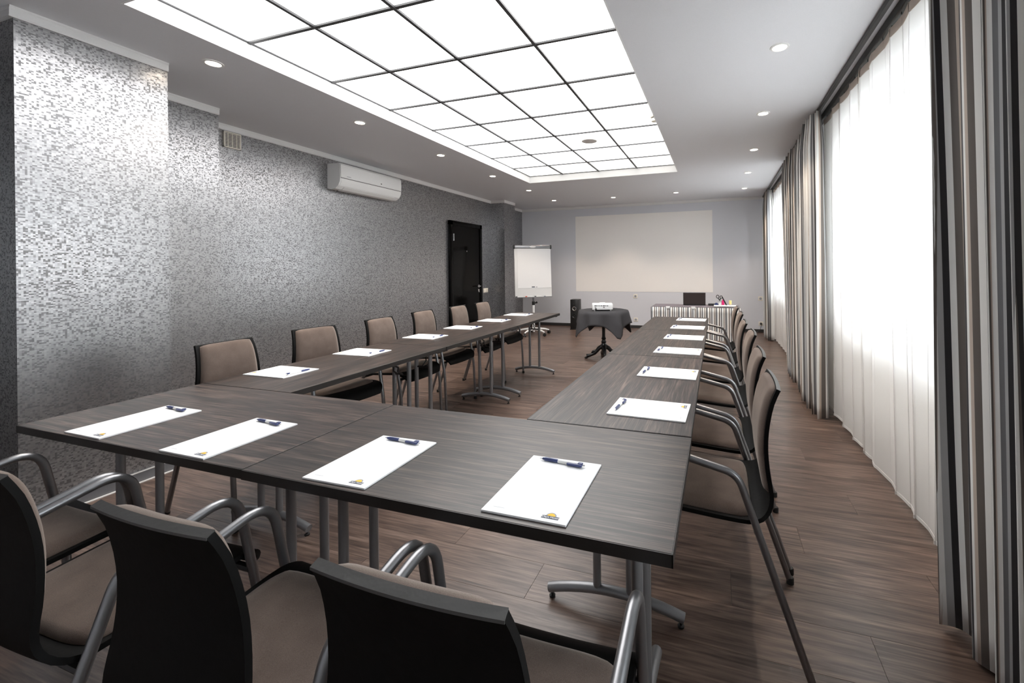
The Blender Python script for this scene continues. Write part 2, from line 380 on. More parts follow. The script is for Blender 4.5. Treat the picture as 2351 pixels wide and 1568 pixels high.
# cornice along the papered wall, its piers and the projection wall
def cornice_run(name, pts, inset):
    prof = [(0, 0), (0.009, 0), (0.013, 0.008), (0.014, 0.040), (0.017, 0.046), (0.018, 0.055), (0, 0.055)]
    for (p, q, nx, ny_) in pts:
        m = MB(); vs = []
        for e in (p, q):
            for o, z in prof: vs.append((e[0]+nx*o, e[1]+ny_*o, H-0.055+z-0.0003))
        n = len(prof)
        m.add(vs, [tuple(range(n)), tuple(range(n, 2*n))[::-1]] + [(i, n+i, n+(i+1) % n, (i+1) % n) for i in range(n)])
        struct(m.build(name, 'cornice', smooth=0))
runs = [((-3.44, 1.154), (-3.44, 1.812), 1, 0), ((XL, 1.172), (-3.44, 1.172), 0, -1), ((-4.00, 1.812), (-4.00, 2.452), 1, 0), ((XL, 2.452), (XL, 7.57), 1, 0),
        ((XL, 7.57), (-4.065, 7.57), 0, -1), ((-4.065, 7.552), (-4.065, 8.03), 1, 0), ((XL, 8.03), (XL, YB), 1, 0), ((XL, YB), (XR, YB), 0, -1)]
for k, r in enumerate(runs): cornice_run('trim_%d' % (k+2), [r], 0)
# baseboards
def base(name, x0, x1, y0, y1, mt='base', h=0.062): struct(MB().rbox(x0, x1, y0, y1, 0.0005, h, 0.003, 1).build(name, mt, smooth=0))
base('baseboard_back', XL+0.02, XR, YB-0.016, YB)
base('baseboard_left', XL, XL+0.016, 2.47, 6.12, 'gbase', 0.07)
base('baseboard_left_far', XL, XL+0.016, 8.03, YB-0.016, 'base')
b1 = struct(MB().rbox(-3.44, -3.424, 1.156, 1.828, 0.0005, 0.07, 0.003, 1).build('baseboard_pier', 'gbase', smooth=0))
MB().box(-3.424, -3.4215, 1.156, 1.828, 0.064, 0.0705).build('white_bead', 'cornice', b1, smooth=0)
MB().box(-3.424, -3.412, 1.156, 1.828, 0.0005, 0.006).build('white_bead', 'cornice', b1, smooth=0)
base('baseboard_pier_face', XL, -3.424, 1.156, 1.172, 'gbase', 0.07)
base('baseboard_second_pier', -4.0, -3.984, 1.828, 2.468, 'gbase', 0.07)
base('baseboard_third_pier', -4.065, -4.049, 7.56, 8.04, 'gbase', 0.07)

# painted projection field on the wall
def onback(x, z, s=YB/9.1): return x*s, 1.3051+(z-1.3051)*s
(x0, z1), (x1, z0) = onback(-3.081, 2.469), onback(-0.111, 0.775)
tag(MB().rbox(x0, x1, YB-0.004, YB-0.0005, z0, z1, 0.001, 1).build('projection_screen', 'screen', smooth=0), 'big blank off-white projection rectangle on the far grey wall', 'screen')

# black lacquered door
dr = struct(empty('door_1', (XL, 6.137, 0)))
D = 1.01; DH = 2.142
MB().box(0.0, 0.035, 0.075, D-0.075, 0.006, DH-0.072).build('door_leaf', 'door', dr, smooth=0)
fr = MB(); fr.rbox(0, 0.05, 0, 0.075, 0, DH, 0.004); fr.rbox(0, 0.05, D-0.075, D, 0, DH, 0.004); fr.rbox(0, 0.05, 0.0, D, DH-0.075, DH, 0.004)
fr.build('door_frame', 'door', dr)
MB().lathe([(0.008, -0.06), (0.008, 0.06)], 12, (0.056, 0.085, 1.855)).build('hinge', 'chrome', dr)
hd = MB(); hd.lathe([(0.026, 0.0), (0.026, 0.008)], 20, (0.035, 0.895, 0.98), 'x'); hd.tube(fillet([(0.04, 0.895, 0.98), (0.085, 0.895, 0.98), (0.085, 0.775, 0.98)], [0.02]), 0.010)
hd.build('door_handle', 'chrome', dr)
MB().rbox(0.035, 0.042, 0.87, 0.92, 0.865, 0.925, 0.006).build('key_plate', 'chrome', dr)
MB().lathe([(0.011, 0.0), (0.011, 0.006), (0.006, 0.008)], 16, (0.035, 0.504, 1.627), 'x').build('peephole', 'chrome', dr)

# ================================================================== CHAIR
def chair_proto():
    root = thing('conference_armchair', '', 'chair', (0, 0, 0), 0, 'armchairs around the tables')
    prof = [(0.000, 0.897, 0.150), (0.020, 0.85, 0.155), (0.034, 0.79, 0.160), (0.041, 0.73, 0.165), (0.041, 0.67, 0.170), (0.036, 0.61, 0.176),
            (0.032, 0.56, 0.181), (0.036, 0.525, 0.189), (0.052, 0.498, 0.204), (0.080, 0.484, 0.220), (0.13, 0.482, 0.224), (0.20, 0.486, 0.226),
            (0.28, 0.492, 0.228), (0.36, 0.496, 0.228), (0.41, 0.492, 0.226), (0.445, 0.476, 0.218), (0.462, 0.452, 0.205), (0.470, 0.425, 0.185)]
    # densify along the profile with Catmull-Rom
    def cr(p0, p1, p2, p3, t): return tuple(0.5*((2*b)+(-a+c)*t+(2*a-5*b+4*c-d)*t*t+(-a+3*b-3*c+d)*t**3) for a, b, c, d in zip(p0, p1, p2, p3))
    P = []
    for i in range(len(prof)-1):
        q = [prof[max(i-1, 0)], prof[i], prof[i+1], prof[min(i+2, len(prof)-1)]]
        for k in range(2): P.append(cr(*q, k/2))
    P.append(prof[-1])
    NS = 14
    def surf(i, s):   # i float index on P, s in [-1,1]
        i = max(0, min(len(P)-1.0001, i)); a = int(i); t = i-a
        y, z, w = (P[a][k]*(1-t)+P[a+1][k]*t for k in range(3))
        back = max(0, min(1, (z-0.50)/0.12))
        return Vector((s*w, y + 0.008*s*s*back, z + 0.008*s*s*(1-back)))
    def nrm(i, s):
        du = surf(i+0.3, s)-surf(i-0.3, s); dv = surf(i, s+0.05)-surf(i, s-0.05)
        n = dv.cross(du); n.normalize(); return n
    # orientation: front/upper side
    sgn = 1 if nrm(2, 0).y > 0 else -1
    th = 0.013
    A = [[surf(i, -1+2*j/NS) for j in range(NS+1)] for i in range(len(P))]
    B = [[surf(i, -1+2*j/NS) - nrm(i, -1+2*j/NS)*sgn*th for j in range(NS+1)] for i in range(len(P))]
    MB().slab(A, B).build('shell', 'shell', root, 50)
    # worn top edge strip
    MB().slab([[A[0][j]+Vector((0, 0.0008, 0.0016)) for j in range(NS+1)], [B[0][j]+Vector((0, -0.0006, 0.0016)) for j in range(NS+1)]],
              [[A[0][j]+Vector((0, 0.0008, -0.003)) for j in range(NS+1)], [B[0][j]+Vector((0, -0.0006, -0.003)) for j in range(NS+1)]]).build('worn_top_edge', 'worn', root, 50)
    def cushion(name, i0, i1, wf, thick, rc, n=26, m=16, taper=1.0):
        top, bot = [], []
        for a in range(n+1):
            ra, rb = [], []
            u = -1+2*a/n
            for b in range(m+1):
                v = -1+2*b/m
                u2 = u*(1-rc*abs(v)**6); v2 = v*(1-rc*0.8*abs(u)**7)
                i = i0+(i1-i0)*(u2+1)/2; s = v2*wf
                e = min(1, (1-abs(u)**10))*min(1, (1-abs(v)**8))
                hgt = 0.004 + thick*e**0.45*(0.80+0.20*cos(u*pi/2)*cos(v*pi/2))
                p = surf(i, s); nn = nrm(i, s)*sgn
                ra.append(p+nn*hgt); rb.append(p+nn*0.0006)
            top.append(ra); bot.append(rb)
        MB().slab(top, bot).build(name, 'fabric', root, 60)
    k = 2
    cushion('back_cushion', 0.25, 6.4*k, 0.90, 0.021, 0.05)
    cushion('seat_cushion', 9.15*k, 13.5*k, 0.92, 0.024, 0.10)
    # side frames: one bent tube each, rear foot > arm > front leg
    for sx in (-1, 1):
        x = sx*0.2375
        path = fillet([(x, -0.080, 0.012), (x, 0.135, 0.640), (x, 0.375, 0.694), (x*1.0, 0.432, 0.36), (x, 0.447, 0.012)], [0.075, 0.075, 1.0], 8)
        MB().tube(path, 0.0122, 10).build('side_frame', 'steel', root, 60)
        for (yy, xx) in ((-0.082, x), (0.4475, x)):
            MB().lathe([(0.0145, 0.0), (0.0145, 0.022), (0.012, 0.026)], 12, (xx, yy, 0.0)).build('foot_cap', 'rubber', root)
    cr_ = MB()
    cr_.tube([(-0.237, 0.078, 0.462), (0.237, 0.078, 0.462)], 0.010, 8); cr_.tube([(-0.237, 0.410, 0.455), (0.237, 0.410, 0.455)], 0.010, 8)
    cr_.box(-0.10, -0.07, 0.08, 0.41, 0.462, 0.476); cr_.box(0.07, 0.10, 0.08, 0.41, 0.462, 0.476)
    cr_.build('seat_support', 'dsteel', root)
    return root
chair = chair_proto(); used = [0]
def put_chair(x, y, rz, label):
    if not used[0]:
        chair.location = (x, y, 0); chair.rotation_euler = (0, 0, rz); chair['label'] = label; used[0] = 1; return chair
    return dup(chair, (x, y, 0), rz, label)
for (x, lab) in ((-0.393, 'taupe armchair at the near table, closest to the camera, below the rightmost notepad'),
                 (-0.908, 'taupe armchair at the near table, second from its right end, black back facing the camera'),
                 (-1.520, 'taupe armchair at the near table, third from its right end, cut by the picture edge'),
                 (-2.030, 'armchair at the far left end of the near table, mostly outside the picture')):
    put_chair(x, 0.445, 0, lab)
ordn = ['nearest', 'second', 'third', 'fourth', 'fifth', 'farthest']
RC = [(0.187, 1.676), (0.195, 2.21), (0.208, 2.847), (0.190, 3.38), (0.196, 3.995), (0.183, 4.567)]
for k, (x, y) in enumerate(RC):
    put_chair(x, y, pi/2, 'taupe armchair on the curtain side of the right table, %s' % (ordn[k] + (' of its row' if k in (0, 5) else ' from the camera')))
LC = [(-2.760, 1.71), (-2.776, 2.30), (-2.75, 2.88), (-2.79, 3.48), (-2.77, 4.042), (-2.777, 4.555)]
for k, (x, y) in enumerate(LC):
    put_chair(x, y, -pi/2-(radians(10) if k == 1 else 0), 'taupe armchair along the mosaic wall behind the left table, %s' % (ordn[k] + (' of its row' if k in (0, 5) else ' from the camera')))

# ================================================================== FOLDING TABLES
def table(L, W, loc, rz, label, flip=1):
    t = thing('folding_table', label, 'table', loc, rz, 'dark folding tables in a U shape')
    g = 0.0015; th = 0.027
    MB().rbox(-L/2+g+0.002, L/2-g-0.002, -W/2+g+0.002, W/2-g-0.002, T-th, T, 0.0012, 1).build('tabletop', 'table', t, smooth=0)
    a, b = L/2-g, W/2-g
    eb = MB()  # thin added strip, painted dark for the shaded sides of the top
    for (x0, x1, y0, y1) in ((-a, a, -b, -b+0.0022), (-a, a, b-0.0022, b), (-a, -a+0.0022, -b, b), (a-0.0022, a, -b, b)):
        eb.box(x0, x1, y0, y1, T-th-0.0004, T-0.0006)
    eb.build('edge_shade_strip', 'edge', t, smooth=0)
    for sx in (-1, 1):
        lx = sx*(L/2-0.118); zb = T-th
        lf = MB()
        for py in (-0.064, 0.064):
            lf.tube(fillet([(lx, py, 0.066), (lx, py, zb-0.022), (lx+sx*0.060, py, zb-0.022)], [0.045]), 0.0155, 10)
        lf.tube([(lx+sx*0.060, -0.105, zb-0.022), (lx+sx*0.060, 0.105, zb-0.022)], 0.011, 8)
        leg = lf.build('leg_frame', 'tsteel', t, 50)
        R = 0.80; arc = []
        for k in range(13):
            u = -1+2*k/12; yy = u*0.262; arc.append((lx, yy, 0.074-0.040*u*u))
        MB().tube(arc, 0.0185, 12).build('foot', 'tsteel', leg, 50)
        for sy in (-1, 1):
            MB().lathe([(0.0115, 0.0), (0.0125, 0.006), (0.005, 0.009), (0.005, 0.022)], 12, (lx, sy*0.250, 0.0)).build('glide', 'rubber', leg)
        br = MB()
        for py in (-0.020, 0.020):
            br.tube([(lx-sx*0.013, py, zb-0.165), (lx-sx*0.06, py, zb-0.13), (lx-sx*0.055, py, zb-0.105), (lx-sx*0.215, py, zb-0.012)], 0.006, 6)
        br.tube([(lx, -0.06, zb-0.165), (lx, 0.06, zb-0.165)], 0.008, 8)
        br.build('folding_brace', 'dsteel', t)
        for py in (-0.105, 0.105):
            MB().rbox(lx+sx*0.040, lx+sx*0.095, py-0.022, py+0.022, zb-0.045, zb-0.0006, 0.004).build('hinge_bracket', 'tsteel', t)
    for sx in (-1, 1):
        MB().rbox(sx*(L/2-0.035)-0.022, sx*(L/2-0.035)+0.022, -W/2+0.03, -W/2+0.07, zb-0.016, zb-0.0006, 0.003).build('coupling_catch', 'black', t)
    return t
y0, yB_ = 0.8435, 1.4438; Wf = yB_-y0; xl, xs_, xr = -2.4941, -1.2983, -0.0885
table(xs_-xl, Wf, ((xl+xs_)/2, (y0+yB_)/2, 0), 0, 'dark folding table on the left half of the near row, under two notepads')
table(xr-xs_, Wf, ((xr+xs_)/2, (y0+yB_)/2-0.003, 0), 0, 'dark folding table on the right half of the near row, closest to the camera')
ys = [1.4438, 2.6955, 3.8371, 4.8747]; nm = ['nearest', 'middle', 'farthest']
for k in range(3):
    yc = (ys[k]+ys[k+1])/2
    table(ys[k+1]-ys[k], 0.6, (-0.3905-0.005*(yc-1.44), yc, 0), pi/2+0.005, 'dark folding table in the right arm of the U, %s of three' % nm[k])
ys = [1.4438, 2.6302, 3.7826, 4.9549]
for k in range(3):
    yc = (ys[k]+ys[k+1])/2
    table(ys[k+1]-ys[k], 0.6, (-2.1935, yc, 0), pi/2, 'dark folding table in the left arm of the U, %s of three' % nm[k])

# ================================================================== NOTEPADS AND PENS
def text_mesh(txt, size, name):
    cu = bpy.data.curves.new(name, 'FONT'); cu.body = txt; cu.size = size; cu.align_x = 'CENTER'; cu.align_y = 'CENTER'; cu.extrude = 0.00008
    o = bpy.data.objects.new(name, cu); C.objects.link(o)
    dg = bpy.context.evaluated_depsgraph_get(); me = bpy.data.meshes.new_from_object(o.evaluated_get(dg)); me.name = name
    bpy.data.objects.remove(o); return me
def pad_proto():
    t = thing('notepad', '', 'notepad', (0, 0, 0), 0, 'notepads laid out on the tables')
    MB().box(-0.105, 0.105, -0.1485, 0.1485, 0.0006, 0.0046).build('sheets', 'paper', t, smooth=0)
    MB().box(-0.105, 0.105, -0.1485, 0.1485, 0.0, 0.0006).build('card_backing', 'ink', t, smooth=0)
    z = 0.0047; cx, cy = 0.062, -0.131
    arc = [(cx+0.0125*cos(pi*k/16), cy+0.004+0.0135*sin(pi*k/16)) for k in range(17)]
    lg = MB().prism(arc, z, z+0.0001).build('logo_arch', 'ink', t, smooth=0)
    MB().prism([(cx+0.0098*cos(pi*k/16), cy+0.004+0.0108*sin(pi*k/16)) for k in range(17)], z+0.0001, z+0.0002).build('logo_sun', 'sun', lg, smooth=0)
    bn = MB().box(cx-0.0205, cx+0.0205, cy-0.006, cy+0.0045, z, z+0.0003).build('logo_banner', 'banner', t, smooth=0)
    me = text_mesh('Days Hotel', 0.0088, 'logo_lettering'); me.materials.append(M['paper']); link('logo_lettering', me, bn, (cx, cy-0.0005, z+0.00045))
    ad = MB()
    for k in range(13): ad.box(-0.083+k*0.0022, -0.083+k*0.0022+0.0014, -0.1285, -0.1285+0.0012, z, z+0.0001)
    ad.build('small_print', 'ink', t, smooth=0)
    return t
def pen_proto():
    t = thing('ballpoint_pen', '', 'pen', (0, 0, 0), 0, 'ballpoint pens on the notepads')
    r = 0.0055; zc = r
    MB().lathe([(0.0012, -0.071), (0.0030, -0.062)], 12, (0, 0, zc), 'x').build('tip', 'chrome', t)
    MB().lathe([(0.0030, -0.062), (0.0050, -0.052), (0.0055, -0.04), (0.0052, -0.012)], 14, (0, 0, zc), 'x').build('grip', 'navy', t)
    MB().lathe([(0.0052, -0.012), (0.0055, -0.010), (0.0053, 0.048), (0.0046, 0.060)], 14, (0, 0, zc), 'x').build('barrel', 'white', t)
    cl = MB().rbox(0.018, 0.064, -0.0105, -0.0035, zc-0.003, zc+0.0045, 0.002); cl.rbox(0.050, 0.064, -0.005, 0.005, zc-0.001, zc+0.0062, 0.0015)
    cl.build('clip', 'navy', t)
    MB().lathe([(0.0026, 0.058), (0.0026, 0.070), (0.0018, 0.071)], 10, (0, 0, zc), 'x').build('push_button', 'chrome', t)
    return t
pad, pen = pad_proto(), pen_proto(); pu = [0]
def put_pad(x, y, rz, side, which):
    lab = '%s white notepad with sun logo %s' % (which[0], side); pl = '%s navy and white pen %s' % (which[0], side)
    d = Vector((cos(rz), sin(rz), 0)); up = Vector((-sin(rz), cos(rz), 0))
    jit = random.uniform(-0.03, 0.03); pp = Vector((x, y, T+0.0049)) + up*0.121 - d*0.004
    if not pu[0]:
        pad.location = (x, y, T+0.0002); pad.rotation_euler = (0, 0, rz); pad['label'] = lab
        pen.location = pp; pen.rotation_euler = (0, 0, rz+jit-0.05); pen['label'] = pl; pu[0] = 1; return
    dup(pad, (x, y, T+0.0002), rz, lab); dup(pen, tuple(pp), rz+jit-0.05, pl)
FO = ['leftmost', 'second from left', 'third from left', 'rightmost']
for (x, y, a), n_ in zip([(-2.101, 1.003, -0.4), (-1.578, 1.002, -0.3), (-0.977, 1.005, 0.8), (-0.427, 1.011, 0.1)], FO): put_pad(x, y, radians(a), 'on the near tables', [n_])
RO = ['nearest', 'second nearest', 'third nearest', 'fourth nearest', 'fifth nearest', 'farthest']
for (x, y, a), n_ in zip([(-0.264, 1.676, -1.6), (-0.258, 2.274, -1.4), (-0.263, 2.895, -2.0), (-0.265, 3.46, -2.0), (-0.275, 4.041, -2.5), (-0.278, 4.639, -2.5)], RO): put_pad(x, y, radians(90+a), 'on the right arm of the U', [n_])
for (x, y, a), n_ in zip([(-2.323, 1.725, 0.5), (-2.327, 2.291, 1.5), (-2.341, 2.965, 0.8), (-2.345, 3.521, 0.5), (-2.329, 4.086, 0), (-2.327, 4.666, -1)], RO): put_pad(x, y, radians(-90+a), 'on the left arm of the U', [n_])

# ================================================================== CURTAINS
def drape(name, xc, yt, yb, z0, z1, nf, amp, seed, material, full=2.0, toppinch=0.5, uoff=0.0, lean=0.0):
    rd = random.Random(seed); NU, NV = nf*22, 26
    ph = [rd.uniform(-0.6, 0.6) for _ in range(nf+2)]; am = [rd.uniform(0.65, 1.25) for _ in range(nf+2)]
    G, U = [], []
    drift = [rd.uniform(-1, 1) for _ in range(nf+2)]
    for i in range(NU+1):
        s = i/NU; row = []; k = min(nf-1, int(s*nf)); fr = s*nf-k
        A_ = am[k]*(1-fr)+am[k+1]*fr; P_ = ph[k]*(1-fr)+ph[k+1]*fr; D_ = drift[k]*(1-fr)+drift[k+1]*fr
        for j in range(NV+1):
            q = j/NV; z = z0+(z1-z0)*q          # q=0 bottom
            ya = yb[0]*(1-q)+yt[0]*q; ybx = yb[1]*(1-q)+yt[1]*q
            pin = 1-toppinch*max(0, (q-0.90)/0.10)
            th = 2*pi*nf*s + P_ + 0.5*D_*(1-q)*1.6
            x = xc + amp*A_*pin*(sin(th)+0.25*sin(2*th+P_*3)) + lean*(1-q)
            y = ya+(ybx-ya)*s + 0.30*(ybx-ya)/nf*sin(th*2)*0.35 + 0.012*D_*sin(q*7+seed)*(1-q)
            row.append((x, y, z))
        G.append(row); U.append(s)
    mb = MB().grid(G); me = bpy.data.meshes.new(name); me.from_pydata(mb.v, [], mb.f); me.update()
    uvl = me.uv_layers.new(name='UVMap'); wid = abs(yt[1]-yt[0])*full
    for poly in me.polygons:
        for li in poly.loop_indices:
            vi = me.loops[li].vertex_index; i, j = divmod(vi, NV+1); uvl.data[li].uv = (uoff+U[i]*wid, mb.v[vi][2])
    me.materials.append(M[material]); me.shade_smooth()
    return link(name, me), G
def header(parent, G, h, material, name='header_tape'):
    A = [[Vector(r[-1])+Vector((-0.004, 0, 0.0)) for r in G], [Vector(r[-1])+Vector((-0.004, 0, -h)) for r in G]]
    B = [[p+Vector((0.003, 0, 0)) for p in row] for row in A]
    return MB().slab(A, B).build(name, material, parent, 60)
def striped(xc, yt, yb, nf, amp, seed, label, full=2.0, uoff=0.0, z0=0.015):
    o, G = drape('striped_curtain', xc, yt, yb, z0, H-0.035, nf, amp, seed, 'stripe', full, 0.35, uoff)
    md = o.modifiers.new('thickness', 'SOLIDIFY'); md.thickness = 0.002
    tag(o, label, 'curtain', 'striped curtains at the windows'); return o
striped(0.825, (0.92, 1.93), (0.90, 1.86), 7, 0.070, 3, 'grey striped curtain hanging nearest the camera at the right picture edge', 2.3, 0.10)
striped(0.820, (4.10, 4.62), (3.98, 4.66), 4, 0.062, 11, 'grey striped curtain between the two windows, nearer of the pair', 2.2, 0.05)
striped(0.835, (4.68, 6.10), (4.70, 5.72), 8, 0.060, 23, 'grey striped curtain between the two windows, farther of the pair', 2.0, 0.2)
striped(0.850, (8.02, 8.62), (7.96, 8.62), 5, 0.060, 31, 'grey striped curtain at the far corner by the projection wall', 2.2, 0.0)
def sheer(yt, nf, seed, label, z0):
    o, G = drape('sheer_curtain', 0.925, yt, yt, z0, H-0.0645, nf, 0.016, seed, 'sheer', 1.6, 0.3)
    header(o, G, 0.05, 'tape')
    A = [[Vector(r[0])+Vector((-0.003, 0, 0.018)) for r in G], [Vector(r[0])+Vector((-0.003, 0, 0)) for r in G]]
    MB().slab(A, [[p+Vector((0.003, 0, 0)) for p in row] for row in A]).build('hem', 'sheer', o, 60)
    return tag(o, label, 'curtain', 'sheer curtains at the windows')
sheer((1.60, 4.32), 11, 5, 'long white sheer curtain glowing beside the nearest striped curtain', 0.05)
sheer((5.95, 7.98), 9, 9, 'white sheer curtain over the far window near the projection wall', 0.05)
rail = thing('curtain_track', 'black double curtain track under the ceiling along the window wall', 'curtain rail', (0, 0, H))
rl = [MB().rbox(0.835, 0.862, YF+0.05, YB-0.02, -0.030, -0.0004, 0.003), MB().rbox(0.905, 0.945, YF+0.05, YB-0.02, -0.050, -0.0004, 0.003)]
for m_ in rl: m_.build('track_profile', 'rod', rail, smooth=0)
for k in range(60):
    y = 0.9+k*0.133
    MB().box(0.923, 0.927, y-0.004, y+0.004, -0.064, -0.048).build('glider_hook', 'rod', rail, smooth=0) if k < 26 else None

# ================================================================== CEILING FITTINGS
DL = [((0.447, 7.958), 'far right corner, last of the window row'), ((0.423, 6.646), 'window row, second from the projection wall'), ((0.410, 5.359), 'window row, middle of five'), ((0.395, 4.121), 'window row, second from the camera'), ((0.378, 2.912), 'window row, nearest the camera'),
      ((-3.160, 6.790), 'left row, just short of the far corner lamp'), ((-3.165, 5.548), 'left row, beside the door end of the panel ceiling'), ((-3.162, 4.316), 'left row, past the air conditioner'), ((-3.159, 3.107), 'left row, before the air conditioner'), ((-3.153, 1.906), 'left row, beside the bright pier, nearest the camera'),
      ((-3.154, 7.975), 'far row, leftmost by the flip chart corner'), ((-1.942, 8.054), 'far row, left of the pair above the projection field'), ((-0.732, 7.961), 'far row, right of the pair above the projection field')]
for (x, y), lab in DL:
    t = thing('recessed_downlight', 'warm round ceiling spotlight, ' + lab, 'downlight', (x, y, H), 0, 'recessed ceiling spotlights')
    MB().lathe([(0.040, -0.001), (0.042, -0.006), (0.055, -0.004), (0.057, -0.0004)], 28, cap=False).build('trim_ring', 'white', t)
    MB().lathe([(0.0405, -0.0008), (0.036, -0.0045), (0.0, -0.0065)], 24, cap=False).build('lamp_face', 'lamp', t)
    li = bpy.data.lights.new('spot_beam', 'SPOT'); li.energy = SPOT; li.color = (1.0, 0.84, 0.68); li.spot_size = radians(95); li.spot_blend = 0.6; li.shadow_soft_size = 0.03
    lo = bpy.data.objects.new('spot_beam', li); C.objects.link(lo); lo.parent = t; lo.location = (0, 0, -0.02)
t = thing('smoke_detector', 'small cream smoke detector at the right edge of the panel ceiling', 'smoke detector', (-0.575, 4.13, HP-0.009))
MB().lathe([(0.045, 0.0), (0.045, -0.012), (0.040, -0.018)], 24).build('mounting_base', 'cream', t)
MB().lathe([(0.030, -0.018), (0.030, -0.030)], 20).build('sensor_gap', 'black', t)
MB().lathe([(0.034, -0.030), (0.040, -0.034), (0.034, -0.056), (0.0, -0.060)], 24, cap=False).build('sensor_cap', 'cream', t)
t = thing('ceiling_speaker', 'round grey ceiling loudspeaker set in a luminous panel', 'speaker', (-1.42, 4.728, HP))
MB().lathe([(0.088, 0.0015), (0.090, -0.004), (0.070, -0.009)], 32).build('rim', 'ovalgrey', t)
MB().lathe([(0.069, -0.0085), (0.0, -0.0125)], 32, cap=False).build('grille', 'ovalgrey', t)

# ================================================================== WALL FITTINGS
# ventilation grille
t = thing('air_vent', 'small cream ventilation grille high on the mosaic wall by the pier', 'vent', (XL, 2.712, 2.466))
vw = 0.15; vh = 0.15
MB().box(0.0005, 0.006, 0.008, vw-0.008, 0.008, vh-0.008).build('cavity', 'vslot', t, smooth=0)
f_ = MB(); f_.rbox(0, 0.018, 0, vw, 0, 0.012, 0.002, 1); f_.rbox(0, 0.018, 0, vw, vh-0.012, vh, 0.002, 1); f_.rbox(0, 0.018, 0, 0.012, 0, vh, 0.002, 1); f_.rbox(0, 0.018, vw-0.012, vw, 0, vh, 0.002, 1)
f_.build('frame', 'cream', t)
for k in range(9): MB().box(0.006, 0.013, 0.012, vw-0.012, 0.020+k*0.0135, 0.0255+k*0.0135).build('slat', 'cream', t, smooth=0)
for k in (1, 2, 3): MB().box(0.007, 0.014, vw*k/4-0.002, vw*k/4+0.002, 0.012, vh-0.012).build('mullion_bar', 'cream', t, smooth=0)
# air conditioner
ac = thing('air_conditioner', 'white split air conditioner on the mosaic wall', 'air conditioner', (XL, 3.815, 2.268))
AL, AD = 0.995, 0.20
prof = [(0.0, 0.0), (0.05, -0.012), (0.115, -0.004), (0.165, 0.03), (0.19, 0.075), (0.196, 0.12), (0.192, 0.27), (0.175, 0.292), (0.02, 0.296), (0.0, 0.29)]
def sweep(prof, y0, y1, name, mt, par):
    n = len(prof); vs = [(x, y, z) for y in (y0, y1) for x, z in prof]
    m = MB(); m.add(vs, [tuple(range(n)), tuple(range(n, 2*n))[::-1]] + [(i, n+i, n+(i+1) % n, (i+1) % n) for i in range(n)]); return m.build(name, mt, par, 25)
sweep(prof, 0.02, AL-0.02, 'body', 'white', ac)
for y0_, y1_ in ((0.0, 0.02), (AL-0.02, AL)): sweep([(x*0.985, z*0.985+0.002) for x, z in prof], y0_, y1_, 'end_cap', 'white', ac)
fp = sweep([(0.1935, 0.122), (0.2005, 0.122), (0.2015, 0.20), (0.198, 0.270), (0.180, 0.292), (0.176, 0.290), (0.192, 0.268)], 0.006, AL-0.006, 'front_panel', 'white', ac)
MB().box(0.1925, 0.1965, 0.01, AL-0.01, 0.1155, 0.1215).build('panel_gap', 'vslot', ac, smooth=0)
lv = sweep([(0.060, -0.016), (0.118, -0.009), (0.160, 0.020), (0.157, 0.024), (0.116, -0.004), (0.06, -0.010)], 0.09, AL-0.09, 'louver', 'white', ac)
MB().box(0.048, 0.058, 0.08, AL-0.08, -0.0165, -0.008).build('outlet_slot', 'vslot', ac, smooth=0)
MB().rbox(0.1995, 0.2035, 0.615, 0.635, 0.150, 0.160, 0.001, 1).build('receiver_window', 'black', ac)
nm_ = MB()
for k in range(6): nm_.box(0.2008, 0.2012, 0.09+k*0.010, 0.097+k*0.010, 0.140, 0.148)
nm_.build('maker_mark', 'ink', fp, smooth=0)
# switches
t = thing('light_switch', 'white double light switch plate beside the black door', 'switch', (XL, 7.255, 0.84))
MB().rbox(0, 0.010, 0, 0.165, 0, 0.085, 0.003).build('plate', 'cream', t)
for k in (0, 1): MB().rbox(0.008, 0.015, 0.012+k*0.073, 0.080+k*0.073, 0.012, 0.073, 0.003).build('rocker', 'cream', t)
# sockets on the far wall
def socket(px, pz, label, plug=False):
    x, z = onback(px, pz)
    t = thing('wall_socket', label, 'socket', (x, YB, z), 0, 'wall sockets below the projection field')
    MB().rbox(-0.042, 0.042, -0.010, 0, -0.042, 0.042, 0.004).build('plate', 'cream', t)
    MB().lathe([(0.024, -0.0105), (0.022, -0.0115), (0.019, -0.0108)], 24, (0, 0, 0), 'y').build('socket_well', 'ink' if not plug else 'black', t)
    return t
socket(-1.721, 0.679, 'upper cream wall socket under the projection field, above the round table')
socket(-1.717, 0.170, 'lower cream wall socket near the floor, right of the round table')
socket(0.791, 0.659, 'upper cream wall socket right of the desk, by the far curtain')
t = socket(0.794, 0.160, 'lower cream wall socket right of the desk with a black plug in it')
x, z = onback(0.794, 0.160)
t = thing('plug_cable', 'black plug and thin cable hanging from the lower right wall socket', 'cable', (x, YB-0.012, z))
MB().lathe([(0.019, 0.0), (0.019, -0.02), (0.012, -0.04), (0.005, -0.05)], 16, (0, 0, 0), 'y').build('plug', 'black', t)
MB().tube([(0, -0.048, 0), (0, -0.075, -0.02), (-0.02, -0.08, -0.10), (-0.07, -0.10, -0.14), (-0.16, -0.14, z*-1+0.006), (-0.30, -0.16, -z+0.005)], 0.004, 6).build('cord', 'dsteel', t)

